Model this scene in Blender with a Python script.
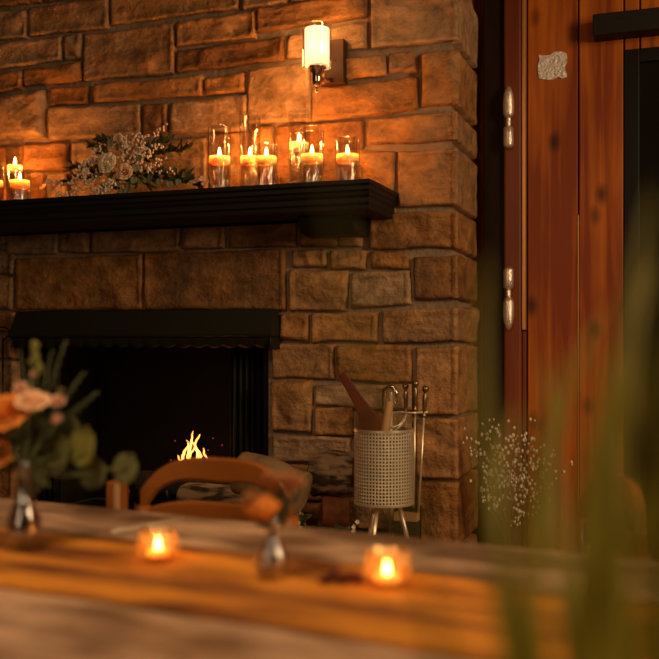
import bpy, math, random
from mathutils import Vector, Matrix, noise
R = random.Random(7)
rad = math.radians
for o in list(bpy.data.objects): bpy.data.objects.remove(o)
S = bpy.context.scene
COL = S.collection

# ---------------------------------------------------------------- camera, world, lights
D, CZ, F, CX, HY = 3.55, 1.14, 1000.0, 329.5, 345.0
YAW = rad(20)
FW = Vector((-math.sin(YAW), math.cos(YAW), 0)); RT = Vector((math.cos(YAW), math.sin(YAW), 0))
CAM = Vector((0, -D, CZ))
cd = bpy.data.cameras.new('camera'); cam = bpy.data.objects.new('camera', cd); COL.objects.link(cam)
cam.location = CAM; cam.rotation_euler = (rad(90), 0, YAW)
cd.sensor_width = 36; cd.lens = 36*F/659; cd.shift_y = (HY-329.5)/659; cd.clip_start = .02
cd.dof.use_dof = True; cd.dof.focus_distance = 3.62; cd.dof.aperture_fstop = 1.8
S.camera = cam
S.view_settings.view_transform = 'Standard'; S.view_settings.look = 'None'
S.view_settings.gamma = 1; S.view_settings.use_curve_mapping = False
S.view_settings.exposure = -0.08
S.cycles.transparent_max_bounces = 40
w = bpy.data.worlds.new('World'); S.world = w; w.use_nodes = True
w.node_tree.nodes['Background'].inputs[0].default_value = (1, .55, .25, 1)
w.node_tree.nodes['Background'].inputs[1].default_value = .012

def area(name, loc, target, sx, sy, power, color, spread=180):
    l = bpy.data.lights.new(name, 'AREA'); l.shape = 'RECTANGLE'; l.size = sx; l.size_y = sy
    l.energy = power; l.color = color; l.spread = rad(spread)
    o = bpy.data.objects.new(name, l); COL.objects.link(o); o.location = loc
    o.rotation_euler = (Vector(target)-Vector(loc)).to_track_quat('-Z', 'Y').to_euler()
    return o
def point(name, loc, power, color, r=.01, parent=None):
    l = bpy.data.lights.new(name, 'POINT'); l.energy = power; l.color = color; l.shadow_soft_size = r
    o = bpy.data.objects.new(name, l); COL.objects.link(o); o.location = loc; o.parent = parent
    return o
area('room_lamp_light', (2.25, -2.0, 2.2), (-.7, 0, .8), .5, 1.3, 68, (1, .68, .37))
area('table_fill_light', (-1.1, -3.0, 2.75), (-.7, -1.7, .7), .5, .5, 9, (1, .62, .32), 100)  # unseen fill added overhead to brighten the tabletop
area('streak_fill_left', (-1.2, -4.8, 1.9), (-1.4, 0, 1.75), .45, 1.5, 10.0, (1, .74, .46))  # unseen tall fill added behind the camera for streaks on the glass

# ---------------------------------------------------------------- projections
def ray(u, v): return FW + RT*((u-CX)/F) + Vector((0, 0, -(v-HY)/F))
def wy(u, v, y):                      # on a vertical plane parallel to the wall
    r = ray(u, v); return CAM + r*((y+D)/r.y)
def wz(u, v, z):                      # on a level plane
    r = ray(u, v); return CAM + r*((z-CZ)/r.z)
def at(u, v, d): return CAM + ray(u, v)*d

# ---------------------------------------------------------------- mesh builder
class MB:
    def __init__(s): s.v = []; s.f = []; s.t = []
    def add(s, vs, fs, tone=None):
        n = len(s.v); s.v += [tuple(p) for p in vs]; s.f += [tuple(i+n for i in f) for f in fs]
        s.t += [tone if tone else (0, 0, 0)]*len(vs)
        return s
    def box(s, x0, x1, y0, y1, z0, z1, M=None):
        vs = [Vector((x, y, z)) for x in (x0, x1) for y in (y0, y1) for z in (z0, z1)]
        if M: vs = [M @ p for p in vs]
        return s.add(vs, [(0, 1, 3, 2), (4, 6, 7, 5), (0, 4, 5, 1), (2, 3, 7, 6), (0, 2, 6, 4), (1, 5, 7, 3)])
    def beam(s, a, b, w, t, up=(0, 0, 1)):
        a = Vector(a); b = Vector(b); d = (b-a); L = d.length; d.normalize()
        x = d.cross(Vector(up)).normalized(); z = x.cross(d)
        M = Matrix((x, d, z)).transposed().to_4x4(); M.translation = a
        return s.box(-w/2, w/2, 0, L, -t/2, t/2, M)
    def tube(s, pts, rads, n=10, cap=True, flat=1.0):
        pts = [Vector(p) for p in pts]
        if not hasattr(rads, '__len__'): rads = [rads]*len(pts)
        vs = []; fs = []; prev = None
        for i, p in enumerate(pts):
            d = (pts[min(i+1, len(pts)-1)]-pts[max(i-1, 0)]).normalized()
            if prev is None:
                a = Vector((0, 0, 1)) if abs(d.z) < .9 else Vector((1, 0, 0)); x = d.cross(a).normalized()
            else: x = (prev-d*prev.dot(d)).normalized()
            prev = x; y = d.cross(x)
            for k in range(n):
                a = 2*math.pi*k/n; vs.append(p+(x*math.cos(a)+y*math.sin(a)*flat)*rads[i])
        for i in range(len(pts)-1):
            for k in range(n): fs.append((i*n+k, i*n+(k+1) % n, (i+1)*n+(k+1) % n, (i+1)*n+k))
        if cap: fs += [tuple(range(n))[::-1], tuple((len(pts)-1)*n+k for k in range(n))]
        return s.add(vs, fs)
    def lathe(s, prof, n=24, c=(0, 0, 0), cap0=False, cap1=False):
        vs = []; fs = []; c = Vector(c)
        for r, z in prof:
            for k in range(n):
                a = 2*math.pi*k/n; vs.append(c+Vector((r*math.cos(a), r*math.sin(a), z)))
        for i in range(len(prof)-1):
            for k in range(n): fs.append((i*n+k, i*n+(k+1) % n, (i+1)*n+(k+1) % n, (i+1)*n+k))
        if cap0: fs.append(tuple(range(n))[::-1])
        if cap1: fs.append(tuple((len(prof)-1)*n+k for k in range(n)))
        return s.add(vs, fs)
    def ball(s, c, r, n=8, m=6, sq=(1, 1, 1)):
        c = Vector(c); vs = [c+Vector((0, 0, -r*sq[2]))]; fs = []
        for i in range(1, m):
            a = math.pi*i/m
            for k in range(n):
                b = 2*math.pi*k/n; vs.append(c+Vector((r*sq[0]*math.sin(a)*math.cos(b), r*sq[1]*math.sin(a)*math.sin(b), -r*sq[2]*math.cos(a))))
        vs.append(c+Vector((0, 0, r*sq[2]))); L = len(vs)-1
        for k in range(n):
            fs.append((0, 1+(k+1) % n, 1+k)); fs.append((L, L-n+k, L-n+(k+1) % n))
        for i in range(m-2):
            for k in range(n): fs.append((1+i*n+k, 1+i*n+(k+1) % n, 1+(i+1)*n+(k+1) % n, 1+(i+1)*n+k))
        return s.add(vs, fs)
    def loft(s, rings, cap=True):
        n = len(rings[0]); vs = [p for r in rings for p in r]; fs = []
        for i in range(len(rings)-1):
            for k in range(n): fs.append((i*n+k, i*n+(k+1) % n, (i+1)*n+(k+1) % n, (i+1)*n+k))
        if cap: fs += [tuple(range(n))[::-1], tuple((len(rings)-1)*n+k for k in range(n))]
        return s.add(vs, fs)
    def grid(s, fn, nu, nv, tone=None):
        vs = [fn(i/nu, j/nv) for j in range(nv+1) for i in range(nu+1)]
        fs = [(j*(nu+1)+i, j*(nu+1)+i+1, (j+1)*(nu+1)+i+1, (j+1)*(nu+1)+i) for j in range(nv) for i in range(nu)]
        return s.add(vs, fs, tone)
    def build(s, name, mat, parent=None, smooth=True, solid=0, bevel=0, shift=None, tones=False):
        me = bpy.data.meshes.new(name)
        vs = s.v if shift is None else [tuple(Vector(p)-Vector(shift)) for p in s.v]
        me.from_pydata(vs, [], s.f); me.materials.append(mat)
        if tones:
            a = me.color_attributes.new('tone', 'FLOAT_COLOR', 'POINT')
            for i, t in enumerate(s.t): a.data[i].color = (*t, 1)
        me.update()
        if smooth:
            me.polygons.foreach_set('use_smooth', [True]*len(me.polygons))
            if smooth == 'auto': me.set_sharp_from_angle(angle=rad(35))
        o = bpy.data.objects.new(name, me); COL.objects.link(o); o.parent = parent
        if solid:
            m = o.modifiers.new('thickness', 'SOLIDIFY'); m.thickness = solid; m.offset = 0
        if bevel:
            m = o.modifiers.new('bevel', 'BEVEL'); m.width = bevel; m.segments = 2; m.limit_method = 'ANGLE'
        return o
def tag(o, label=None, cat=None, group=None, kind=None):
    if label: o['label'] = label
    if cat: o['category'] = cat
    if group: o['group'] = group
    if kind: o['kind'] = kind
    return o
def empty(name, loc, rz=0, label=None, cat=None, group=None):
    o = bpy.data.objects.new(name, None); COL.objects.link(o); o.location = loc; o.rotation_euler = (0, 0, rz)
    o.empty_display_size = .05
    return tag(o, label, cat, group)
def copy_tree(o, parent=None):
    c = o.copy(); COL.objects.link(c); c.parent = parent
    for ch in [x for x in bpy.data.objects if x.parent == o and x != c]: copy_tree(ch, c)
    return c

# ---------------------------------------------------------------- materials
def mat(name, color, rough=.5, metal=0, bump=None, noise_col=None, spec=.5, **kw):
    m = bpy.data.materials.new(name); m.use_nodes = True; nt = m.node_tree; b = nt.nodes['Principled BSDF']
    b.inputs['Base Color'].default_value = (*color, 1); b.inputs['Roughness'].default_value = rough
    b.inputs['Metallic'].default_value = metal; b.inputs['Specular IOR Level'].default_value = spec
    for k, v in kw.items(): b.inputs[k.replace('_', ' ')].default_value = v
    tc = nt.nodes.new('ShaderNodeTexCoord')
    if noise_col:                      # (color2, scale vector, contrast)
        c2, sc, con = noise_col
        mp = nt.nodes.new('ShaderNodeMapping'); mp.inputs['Scale'].default_value = sc
        nt.links.new(tc.outputs['Object'], mp.inputs[0])
        n = nt.nodes.new('ShaderNodeTexNoise'); n.inputs['Scale'].default_value = 1; n.inputs['Detail'].default_value = 5
        nt.links.new(mp.outputs[0], n.inputs['Vector'])
        r = nt.nodes.new('ShaderNodeValToRGB'); r.color_ramp.elements[0].position = .5-con; r.color_ramp.elements[1].position = .5+con
        r.color_ramp.elements[0].color = (*color, 1); r.color_ramp.elements[1].color = (*c2, 1)
        nt.links.new(n.outputs[0], r.inputs[0]); nt.links.new(r.outputs[0], b.inputs['Base Color'])
    if bump:                           # (scale vector, strength)
        sc, st = bump
        mp = nt.nodes.new('ShaderNodeMapping'); mp.inputs['Scale'].default_value = sc
        nt.links.new(tc.outputs['Object'], mp.inputs[0])
        n = nt.nodes.new('ShaderNodeTexNoise'); n.inputs['Scale'].default_value = 1; n.inputs['Detail'].default_value = 6
        nt.links.new(mp.outputs[0], n.inputs['Vector'])
        bp = nt.nodes.new('ShaderNodeBump'); bp.inputs['Strength'].default_value = st; bp.inputs['Distance'].default_value = .01
        nt.links.new(n.outputs[0], bp.inputs['Height']); nt.links.new(bp.outputs[0], b.inputs['Normal'])
    return m
def emit(name, color, strength, see_through=False):
    m = bpy.data.materials.new(name); m.use_nodes = True; nt = m.node_tree; nt.nodes.remove(nt.nodes['Principled BSDF'])
    out = nt.nodes['Material Output']; e = nt.nodes.new('ShaderNodeEmission')
    e.inputs[0].default_value = (*color, 1); e.inputs[1].default_value = strength
    if see_through:
        t = nt.nodes.new('ShaderNodeBsdfTransparent'); a = nt.nodes.new('ShaderNodeAddShader')
        nt.links.new(e.outputs[0], a.inputs[0]); nt.links.new(t.outputs[0], a.inputs[1]); nt.links.new(a.outputs[0], out.inputs[0])
    else: nt.links.new(e.outputs[0], out.inputs[0])
    return m
def thin_glass(name, tint=(1, 1, 1), ior=1.45, rough=.02, haze=0, haze_col=(1, 1, 1), bump=0, streak=0, f0m=1.8):
    m = bpy.data.materials.new(name); m.use_nodes = True; nt = m.node_tree; nt.nodes.remove(nt.nodes['Principled BSDF'])
    out = nt.nodes['Material Output']; N = nt.nodes.new; L = nt.links.new
    t = N('ShaderNodeBsdfTransparent'); t.inputs[0].default_value = (*tint, 1)
    g = N('ShaderNodeBsdfGlossy'); g.inputs['Roughness'].default_value = rough
    lw = N('ShaderNodeLayerWeight'); lw.inputs['Blend'].default_value = .5
    pw = N('ShaderNodeMath'); pw.operation = 'POWER'; pw.inputs[1].default_value = 4; L(lw.outputs['Facing'], pw.inputs[0])
    f0 = ((ior-1)/(ior+1))**2*f0m
    fr = N('ShaderNodeMath'); fr.operation = 'MULTIPLY_ADD'; fr.inputs[1].default_value = .75; fr.inputs[2].default_value = f0; L(pw.outputs[0], fr.inputs[0])
    mx = N('ShaderNodeMixShader'); L(fr.outputs[0], mx.inputs[0]); L(t.outputs[0], mx.inputs[1]); L(g.outputs[0], mx.inputs[2])
    last = mx
    if haze:
        tr = N('ShaderNodeBsdfTranslucent'); tr.inputs[0].default_value = (*haze_col, 1)
        m2 = N('ShaderNodeMixShader'); m2.inputs[0].default_value = haze; L(mx.outputs[0], m2.inputs[1]); L(tr.outputs[0], m2.inputs[2]); last = m2
    if bump:
        tc = N('ShaderNodeTexCoord'); n = N('ShaderNodeTexVoronoi'); n.inputs['Scale'].default_value = 110; L(tc.outputs['Object'], n.inputs['Vector'])
        bp = N('ShaderNodeBump'); bp.inputs['Strength'].default_value = bump; bp.inputs['Distance'].default_value = .004
        L(n.outputs[0], bp.inputs['Height']); L(bp.outputs[0], g.inputs['Normal']); L(bp.outputs[0], lw.inputs['Normal'])
    if streak:
        tc = N('ShaderNodeTexCoord'); k = N('ShaderNodeMapping'); k.inputs['Scale'].default_value = (70, 70, 9); L(tc.outputs['Object'], k.inputs[0])
        n = N('ShaderNodeTexNoise'); n.inputs['Scale'].default_value = 1; L(k.outputs[0], n.inputs['Vector'])
        bp = N('ShaderNodeBump'); bp.inputs['Strength'].default_value = streak; bp.inputs['Distance'].default_value = .01
        L(n.outputs[0], bp.inputs['Height']); L(bp.outputs[0], g.inputs['Normal'])
    L(last.outputs[0], out.inputs[0])
    return m
def stone_mat():
    m = bpy.data.materials.new('hewn_stone'); m.use_nodes = True; nt = m.node_tree; b = nt.nodes['Principled BSDF']
    N = nt.nodes.new; L = nt.links.new
    at_ = N('ShaderNodeAttribute'); at_.attribute_name = 'tone'; sp = N('ShaderNodeSeparateColor'); L(at_.outputs['Color'], sp.inputs[0])
    tc = N('ShaderNodeTexCoord')
    def nz(sc, det, mp=(1, 1, 1)):
        k = N('ShaderNodeMapping'); k.inputs['Scale'].default_value = mp; L(tc.outputs['Object'], k.inputs[0])
        n = N('ShaderNodeTexNoise'); n.inputs['Scale'].default_value = sc; n.inputs['Detail'].default_value = det; n.inputs['Roughness'].default_value = .6
        L(k.outputs[0], n.inputs['Vector']); return n
    n1 = nz(3.2, 6); n2 = nz(42, 3); n3 = nz(9, 8, (1, 1, 1.8))
    ad = N('ShaderNodeMath'); ad.operation = 'MULTIPLY_ADD'; ad.inputs[1].default_value = .55; L(sp.outputs[0], ad.inputs[0]); 
    s2 = N('ShaderNodeMath'); s2.operation = 'MULTIPLY'; s2.inputs[1].default_value = .62; L(n1.outputs[0], s2.inputs[0]); L(s2.outputs[0], ad.inputs[2])
    r = N('ShaderNodeValToRGB'); e = r.color_ramp.elements
    e[0].position = .22; e[0].color = (.15, .07, .025, 1); e[1].position = .82; e[1].color = (.44, .27, .14, 1)
    for p, c in ((.40, (.34, .145, .035, 1)), (.54, (.45, .22, .075, 1)), (.66, (.34, .18, .075, 1))):
        k = e.new(p); k.color = c
    L(ad.outputs[0], r.inputs[0])
    r2 = N('ShaderNodeValToRGB'); r2.color_ramp.elements[0].position = .34; r2.color_ramp.elements[0].color = (.42, .42, .42, 1)
    r2.color_ramp.elements[1].position = .66; r2.color_ramp.elements[1].color = (1.3, 1.3, 1.3, 1)
    mx0 = N('ShaderNodeMix'); mx0.inputs[0].default_value = .28; L(n3.outputs[0], mx0.inputs[2]); L(n2.outputs[0], mx0.inputs[3]); L(mx0.outputs[0], r2.inputs[0])
    mx = N('ShaderNodeMix'); mx.data_type = 'RGBA'; mx.blend_type = 'MULTIPLY'; mx.inputs[0].default_value = 1
    L(r.outputs[0], mx.inputs[6]); L(r2.outputs[0], mx.inputs[7])
    L(mx.outputs[2], b.inputs['Base Color']); b.inputs['Roughness'].default_value = .62; b.inputs['Specular IOR Level'].default_value = .45
    a2 = N('ShaderNodeMath'); a2.operation = 'MULTIPLY_ADD'; a2.inputs[1].default_value = 2.2; L(n3.outputs[0], a2.inputs[0]); L(n2.outputs[0], a2.inputs[2])
    bp = N('ShaderNodeBump'); bp.inputs['Strength'].default_value = .8; bp.inputs['Distance'].default_value = .011
    L(a2.outputs[0], bp.inputs['Height']); L(bp.outputs[0], b.inputs['Normal'])
    return m
def pine_mat(name, c1, c2, knots=True, rough=.38, axis='Z'):
    m = bpy.data.materials.new(name); m.use_nodes = True; nt = m.node_tree; b = nt.nodes['Principled BSDF']
    N = nt.nodes.new; L = nt.links.new; tc = N('ShaderNodeTexCoord')
    k = N('ShaderNodeMapping'); k.inputs['Scale'].default_value = (26, 26, 1.1) if axis == 'Z' else (1.1, 26, 26); L(tc.outputs['Object'], k.inputs[0])
    n = N('ShaderNodeTexNoise'); n.inputs['Scale'].default_value = 1; n.inputs['Detail'].default_value = 4; n.inputs['Distortion'].default_value = .5; L(k.outputs[0], n.inputs['Vector'])
    k2 = N('ShaderNodeMapping'); k2.inputs['Scale'].default_value = (3, 3, 1.3); L(tc.outputs['Object'], k2.inputs[0])
    n2 = N('ShaderNodeTexNoise'); n2.inputs['Scale'].default_value = 1; n2.inputs['Detail'].default_value = 3; L(k2.outputs[0], n2.inputs['Vector'])
    ad = N('ShaderNodeMath'); ad.operation = 'ADD'; L(n.outputs[0], ad.inputs[0]); L(n2.outputs[0], ad.inputs[1])
    r = N('ShaderNodeValToRGB'); r.color_ramp.elements[0].position = .78/2*2-.0; r.color_ramp.elements[0].color = (*c1, 1)
    r.color_ramp.elements[0].position = .75; r.color_ramp.elements[1].position = 1.0; r.color_ramp.elements[1].color = (*c2, 1)
    mh = N('ShaderNodeMath'); mh.operation = 'MULTIPLY'; mh.inputs[1].default_value = .85; L(ad.outputs[0], mh.inputs[0]); L(mh.outputs[0], r.inputs[0])
    src = r.outputs[0]
    if knots:
        k3 = N('ShaderNodeMapping'); k3.inputs['Scale'].default_value = (7, 0, 4); L(tc.outputs['Object'], k3.inputs[0])
        v = N('ShaderNodeTexVoronoi'); v.inputs['Scale'].default_value = 1; L(k3.outputs[0], v.inputs['Vector'])
        kr = N('ShaderNodeValToRGB'); kr.color_ramp.elements[0].position = .06; kr.color_ramp.elements[0].color = (.10, .07, .05, 1)
        kr.color_ramp.elements[1].position = .22; kr.color_ramp.elements[1].color = (1, 1, 1, 1); L(v.outputs['Distance'], kr.inputs[0])
        mx = N('ShaderNodeMix'); mx.data_type = 'RGBA'; mx.blend_type = 'MULTIPLY'; mx.inputs[0].default_value = .85
        L(src, mx.inputs[6]); L(kr.outputs[0], mx.inputs[7]); src = mx.outputs[2]
    L(src, b.inputs['Base Color']); b.inputs['Roughness'].default_value = rough; b.inputs['Specular IOR Level'].default_value = .3
    bp = N('ShaderNodeBump'); bp.inputs['Strength'].default_value = .15; bp.inputs['Distance'].default_value = .005
    L(n.outputs[0], bp.inputs['Height']); L(bp.outputs[0], b.inputs['Normal'])
    return m
def frosted(name, col, st):
    m = bpy.data.materials.new(name); m.use_nodes = True; nt = m.node_tree; nt.nodes.remove(nt.nodes['Principled BSDF'])
    e = nt.nodes.new('ShaderNodeEmission'); e.inputs[0].default_value = (*col, 1); e.inputs[1].default_value = st
    t = nt.nodes.new('ShaderNodeBsdfTranslucent'); t.inputs[0].default_value = (.9, .88, .82, 1)
    a = nt.nodes.new('ShaderNodeAddShader'); nt.links.new(e.outputs[0], a.inputs[0]); nt.links.new(t.outputs[0], a.inputs[1])
    nt.links.new(a.outputs[0], nt.nodes['Material Output'].inputs[0]); return m
M = dict(
    stone=stone_mat(),
    mortar=mat('mortar', (.20, .13, .075), .9, bump=((60, 60, 60), .8), noise_col=((.36, .25, .16), (9, 9, 9), .2)),
    black=mat('black_painted_wood', (.012, .010, .007), .55, spec=.25, bump=((8, 60, 60), .15)),
    soot=mat('sooty_firebrick', (.008, .005, .003), .95, bump=((20, 20, 20), .5)),
    hood=mat('dark_bronze_metal', (.02, .018, .009), .6, .3, spec=.3, bump=((14, 14, 14), .15)),
    mesh=mat('black_chain_mesh', (.008, .006, .004), .6, .4, bump=((200, 200, 200), .5)),
    iron=mat('wrought_iron', (.03, .026, .02), .4, .8),
    pine=pine_mat('red_stained_pine', (.22, .038, .003), (.48, .125, .008), rough=.5),
    casing=mat('dark_red_casing', (.12, .020, .003), .45, spec=.3, noise_col=((.2, .045, .01), (12, 12, 1.5), .2)),
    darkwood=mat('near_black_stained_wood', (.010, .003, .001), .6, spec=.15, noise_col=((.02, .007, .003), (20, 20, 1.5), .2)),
    brasstrim=mat('gilt_edge', (.50, .22, .06), .35, .4),
    steel=mat('brushed_steel', (.98, .84, .62), .30, .7, bump=((30, 30, 160), .1)),
    hinge=mat('aged_nickel', (.9, .82, .70), .28, .85, bump=((120, 120, 300), .3)),
    darkglass=mat('dark_glass', (.008, .006, .004), .12, 0, spec=.35),
    sticker=mat('silver_tape', (.80, .74, .66), .38, .3, bump=((90, 90, 90), .9)),
    glass=thin_glass('clear_glass', (.96, .95, .94), 1.5, .05, f0m=6, streak=.15),
    water=thin_glass('water', (.84, .78, .72), 1.5, .05, f0m=5, streak=.7),
    wax=mat('ivory_wax', (.95, .74, .56), .5, Subsurface_Weight=1.0, Subsurface_Radius=(.05, .03, .015), Subsurface_Scale=1.0),
    flame=emit('candle_flame', (1, .62, .22), 26, True),
    fire=emit('wood_fire', (1, .33, .06), 3.0, True),
    ember=emit('glowing_ember', (1, .16, .02), 2.0),
    shade=frosted('lit_frosted_shade', (1, .74, .38), .55),
    nickel=mat('polished_nickel', (.8, .62, .48), .18, 1),
    plate=mat('satin_bronze_plate', (.07, .03, .012), .5, .5),
    floor=mat('brown_floorboards', (.10, .045, .02), .5, noise_col=((.16, .08, .035), (2, 20, 20), .2)),
    ceil=mat('wooden_ceiling', (.22, .10, .04), .6),
    tabletop=mat('weathered_tabletop', (.15, .085, .05), .5, noise_col=((.62, .42, .28), (3.4, 9, 6), .11), bump=((14, 40, 20), .25)),
    runner=mat('ochre_gauze', (.15, .040, .002), .85, noise_col=((.68, .27, .022), (2.6, 13, 9), .13), bump=((60, 160, 60), .5)),
    chair=mat('honey_varnished_wood', (.24, .075, .012), .32, noise_col=((.36, .12, .02), (4, 18, 18), .2)),
    post=mat('pale_wood', (.55, .34, .17), .45),
    bark=mat('flaky_bark', (.055, .035, .02), .85, noise_col=((.42, .28, .16), (8, 30, 30), .07), bump=((14, 40, 40), .9)),
    palebark=mat('pale_bark', (.30, .18, .075), .85, noise_col=((.18, .11, .05), (20, 20, 20), .2), bump=((14, 40, 40), .6)),
    redwood=mat('split_red_wood', (.30, .10, .035), .8, noise_col=((.16, .06, .02), (6, 30, 30), .2), bump=((6, 60, 60), .4)),
    char=mat('charred_log', (.02, .014, .01), .9, bump=((30, 30, 30), .9)),
    redhandle=mat('oxblood_wood', (.14, .018, .008), .4),
    stick=mat('pale_stick', (.55, .30, .14), .6),
    bristle=mat('black_bristle', (.02, .016, .012), .9),
    cream=mat('cream_petal', (.97, .86, .66), .6, Subsurface_Weight=.2, Subsurface_Radius=(.01, .006, .003)),
    blush=mat('blush_petal', (.72, .42, .27), .6, noise_col=((.85, .62, .45), (40, 40, 40), .2)),
    peach=mat('peach_petal', (.90, .58, .36), .6),
    orange=mat('orange_petal', (.72, .22, .025), .6, noise_col=((.85, .33, .05), (30, 30, 30), .2)),
    pink=mat('dusty_pink_petal', (.72, .42, .30), .6),
    berry=mat('white_berry', (.85, .72, .58), .5),
    leaf=mat('dark_leaf', (.03, .036, .008), .55, noise_col=((.06, .07, .014), (30, 30, 30), .2)),
    euca=mat('eucalyptus_leaf', (.17, .19, .10), .55, noise_col=((.24, .24, .14), (30, 30, 30), .2)),
    olive=mat('olive_leaf', (.17, .17, .035), .55),
    blade=mat('grass_blade', (.24, .22, .006), .5, noise_col=((.42, .32, .010), (6, 6, 6), .25)),
    stem=mat('brown_stem', (.16, .09, .04), .7),
    gstem=mat('green_stem', (.10, .12, .03), .6),
    amber=thin_glass('bubbled_amber_glass', (1, .84, .6), 1.5, .10, .09, (1, .60, .25), .6),
    bronze=mat('aged_bronze', (.30, .20, .10), .3, .85),
    wilted=mat('wilted_petal', (.48, .20, .06), .65, noise_col=((.3, .12, .035), (40, 40, 40), .2)),
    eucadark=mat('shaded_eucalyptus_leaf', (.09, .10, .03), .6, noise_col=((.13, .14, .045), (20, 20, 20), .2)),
    darkred=mat('dark_red_petals', (.09, .012, .008), .6),
    planter=mat('dark_clay', (.06, .04, .03), .7),
)

# ---------------------------------------------------------------- stone chimney breast
XC = wy(457.5, 345, -.035).x                       # right corner of the breast
BD = .33                                          # how far it stands in front of the back wall
XLEFT = wy(-150, 345, 0).x
HZ = .40                                          # hearth top
def P(s, t, h):                                   # wrapped wall coordinates: s along the face and round the corner
    c = XC
    if s < c-.012: return Vector((s, -h, t))
    if s > c+.012: return Vector((c+h-.035, s-c, t))
    k = (s-c+.012)/.024*math.pi/2; g = h-.035*math.sin(k)
    return Vector((c-.012+.012*math.sin(k)+g*math.sin(k), .012-.012*math.cos(k)-h*math.cos(k), t))
def stone(mb, q, cell=.0095, rnd=R, amp=1.0):
    # q: TL, TR, BR, BL in (s, t)
    (a0, b0), (a1, b1), (a2, b2), (a3, b3) = q
    W_ = max(abs(a1-a0), .02); H_ = max(abs(b0-b3), .02)
    nu = max(3, int(W_/cell)); nv = max(3, int(H_/cell))
    base = .034+rnd.random()*.009*amp
    planes = []
    for _ in range(7):
        g = rnd.uniform(0, 2*math.pi); sl = rnd.uniform(.15, .75)
        px, pz = rnd.uniform(.1, .9)*W_, rnd.uniform(.15, .85)*H_
        planes.append((math.cos(g)*sl, math.sin(g)*sl*1.2, px, pz, rnd.uniform(-.002, .016)))
    o = Vector((rnd.random()*50, rnd.random()*50, 0)); tone = (rnd.random(), rnd.random(), rnd.random())
    vs = []
    for j in range(-1, nv+2):
        for i in range(-1, nu+2):
            skirt = i < 0 or j < 0 or i > nu or j > nv
            u = min(max(i, 0), nu)/nu; v = min(max(j, 0), nv)/nv
            u2 = .5-.5*math.cos(math.pi*u) if nu < 6 else u
            s = (a3*(1-u)+a2*u)*(1-v)+(a0*(1-u)+a1*u)*v
            t = (b3*(1-u)+b2*u)*(1-v)+(b0*(1-u)+b1*u)*v
            n_ = noise.noise(Vector((s*9, t*9, o.x))); n2 = noise.noise(Vector((s*9, t*9, o.y+9)))
            ed = (u*W_, (1-u)*W_, v*H_, (1-v)*H_)
            e = min(ed)
            if skirt: h = -.03
            else:
                fx = max(min(p[4]+(u*W_-p[2])*p[0]+(v*H_-p[3])*p[1] for p in planes[:5]), -.016)
                fx = min(fx, .016)*amp
                f = noise.fractal(Vector((s*14, t*14, o.x)), .8, 2.1, 5)*.0045*amp-abs(noise.noise(Vector((s*7+t*4, t*9-s*3, o.y))))*.012*amp
                h = base+fx*min(1, e/.02)+f
                r_ = .010; 
                if e < r_: h -= (1-math.sqrt(max(0, 1-(1-e/r_)**2)))*.016
                if s > XC-.02: h = .036+(h-.036)*.5
                h = max(h, .008)
            k = max(0, 1-e/.03)*(0 if s > XC-.03 else 1)
            s += n_*.006*k; t += n2*.007*max(0, 1-e/.03)
            if s > XC+BD: s = XC+BD
            vs.append(P(s, t, h))
    n = nu+3
    fs = [(j*n+i, j*n+i+1, (j+1)*n+i+1, (j+1)*n+i) for j in range(nv+2) for i in range(nu+2)]
    mb.add(vs, fs, tone)

def ST(u, v):
    p = wy(u, v, -.032); return (p.x, p.z)
# px: x0, x1, top-left y, top-right y, bottom-left y, bottom-right y
ST_PX = [
 (-45,40,-25,-30,8,1),(45,106,-32,-38,1,-6),(109,236,-14,-28,24,7),(241,285,-30,-33,8,1),(289,366,-33,-42,0,-12),
 (-45,25,12,9,42,37),(28,106,7,-3,35,27),(175,254,21,10,45,36),(257,366,7,-8,31,15),
 (82,172,33,22,79,73),(175,282,50,35,71,59),(-45,60,48,35,74,59),(63,79,35,33,59,57),(22,79,68,61,86,79),(-45,20,78,70,97,89),
 (49,85,86,84,105,103),(93,201,83,75,102,94),(204,243,77,71,94,90),(-45,43,100,89,143,137),(47,138,107,104,138,134),
 (141,165,104,102,134,133),(169,245,102,94,133,130),(247,308,70,60,122,120),(286,366,34,20,57,46),(311,385,61,53,84,73),(388,416,53,50,72,71),
 (311,417,88,75,120,109),(250,271,127,126,205,203),(275,362,126,119,205,200),(208,247,134,131,206,206),(70,205,142,138,214,210),
 (-45,66,148,142,172,170),(-45,42,175,173,216,214),(45,66,173,173,214,212),
 (345,393,150,150,212,212),(368,394,213,213,213.2,213.2),
 (5,56,218,218,254,253),(59,88,217,217,252,252),(91,179,217,214,252,250),(182,223,214,214,249,248),(227,295,213,212,247,247),
 (298,337,212,212,246,246),(339,360,212,212,246,246),
 (14,140,258,254,309,309),(143,284,253,249,309,309),(-45,2,222,222,245,245),(-45,11,249,249,274,274),(-45,11,278,278,309,309),
 (290,325,250,249,266,266),(329,365,250,251,269,269),(369,408,252,251,268,267),
 (288,346,270,271,310,310),(350,409,273,270,309,303),(279,307,314,314,340,341),(310,376,314,313,342,341),
 (270,333,344,344,378,379),(336,410,345,345,380,382),(270,310,382,381,431,432),(314,410,385,384,405,411),
 (313,351,408,408,435,435),(355,410,411,414,450,448),(270,349,436,438,462,462),(353,410,453,451,492,490),
 (-45,12,313,313,332,332),(-45,12,361,361,408,408),(-45,12,335,335,358,358),(-45,12,412,412,450,450),(-45,12,454,454,500,500),
 (270,349,466,466,500,500),(-45,12,504,504,545,545),(270,320,504,504,530,530),(324,410,496,504,530,530),
]
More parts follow.
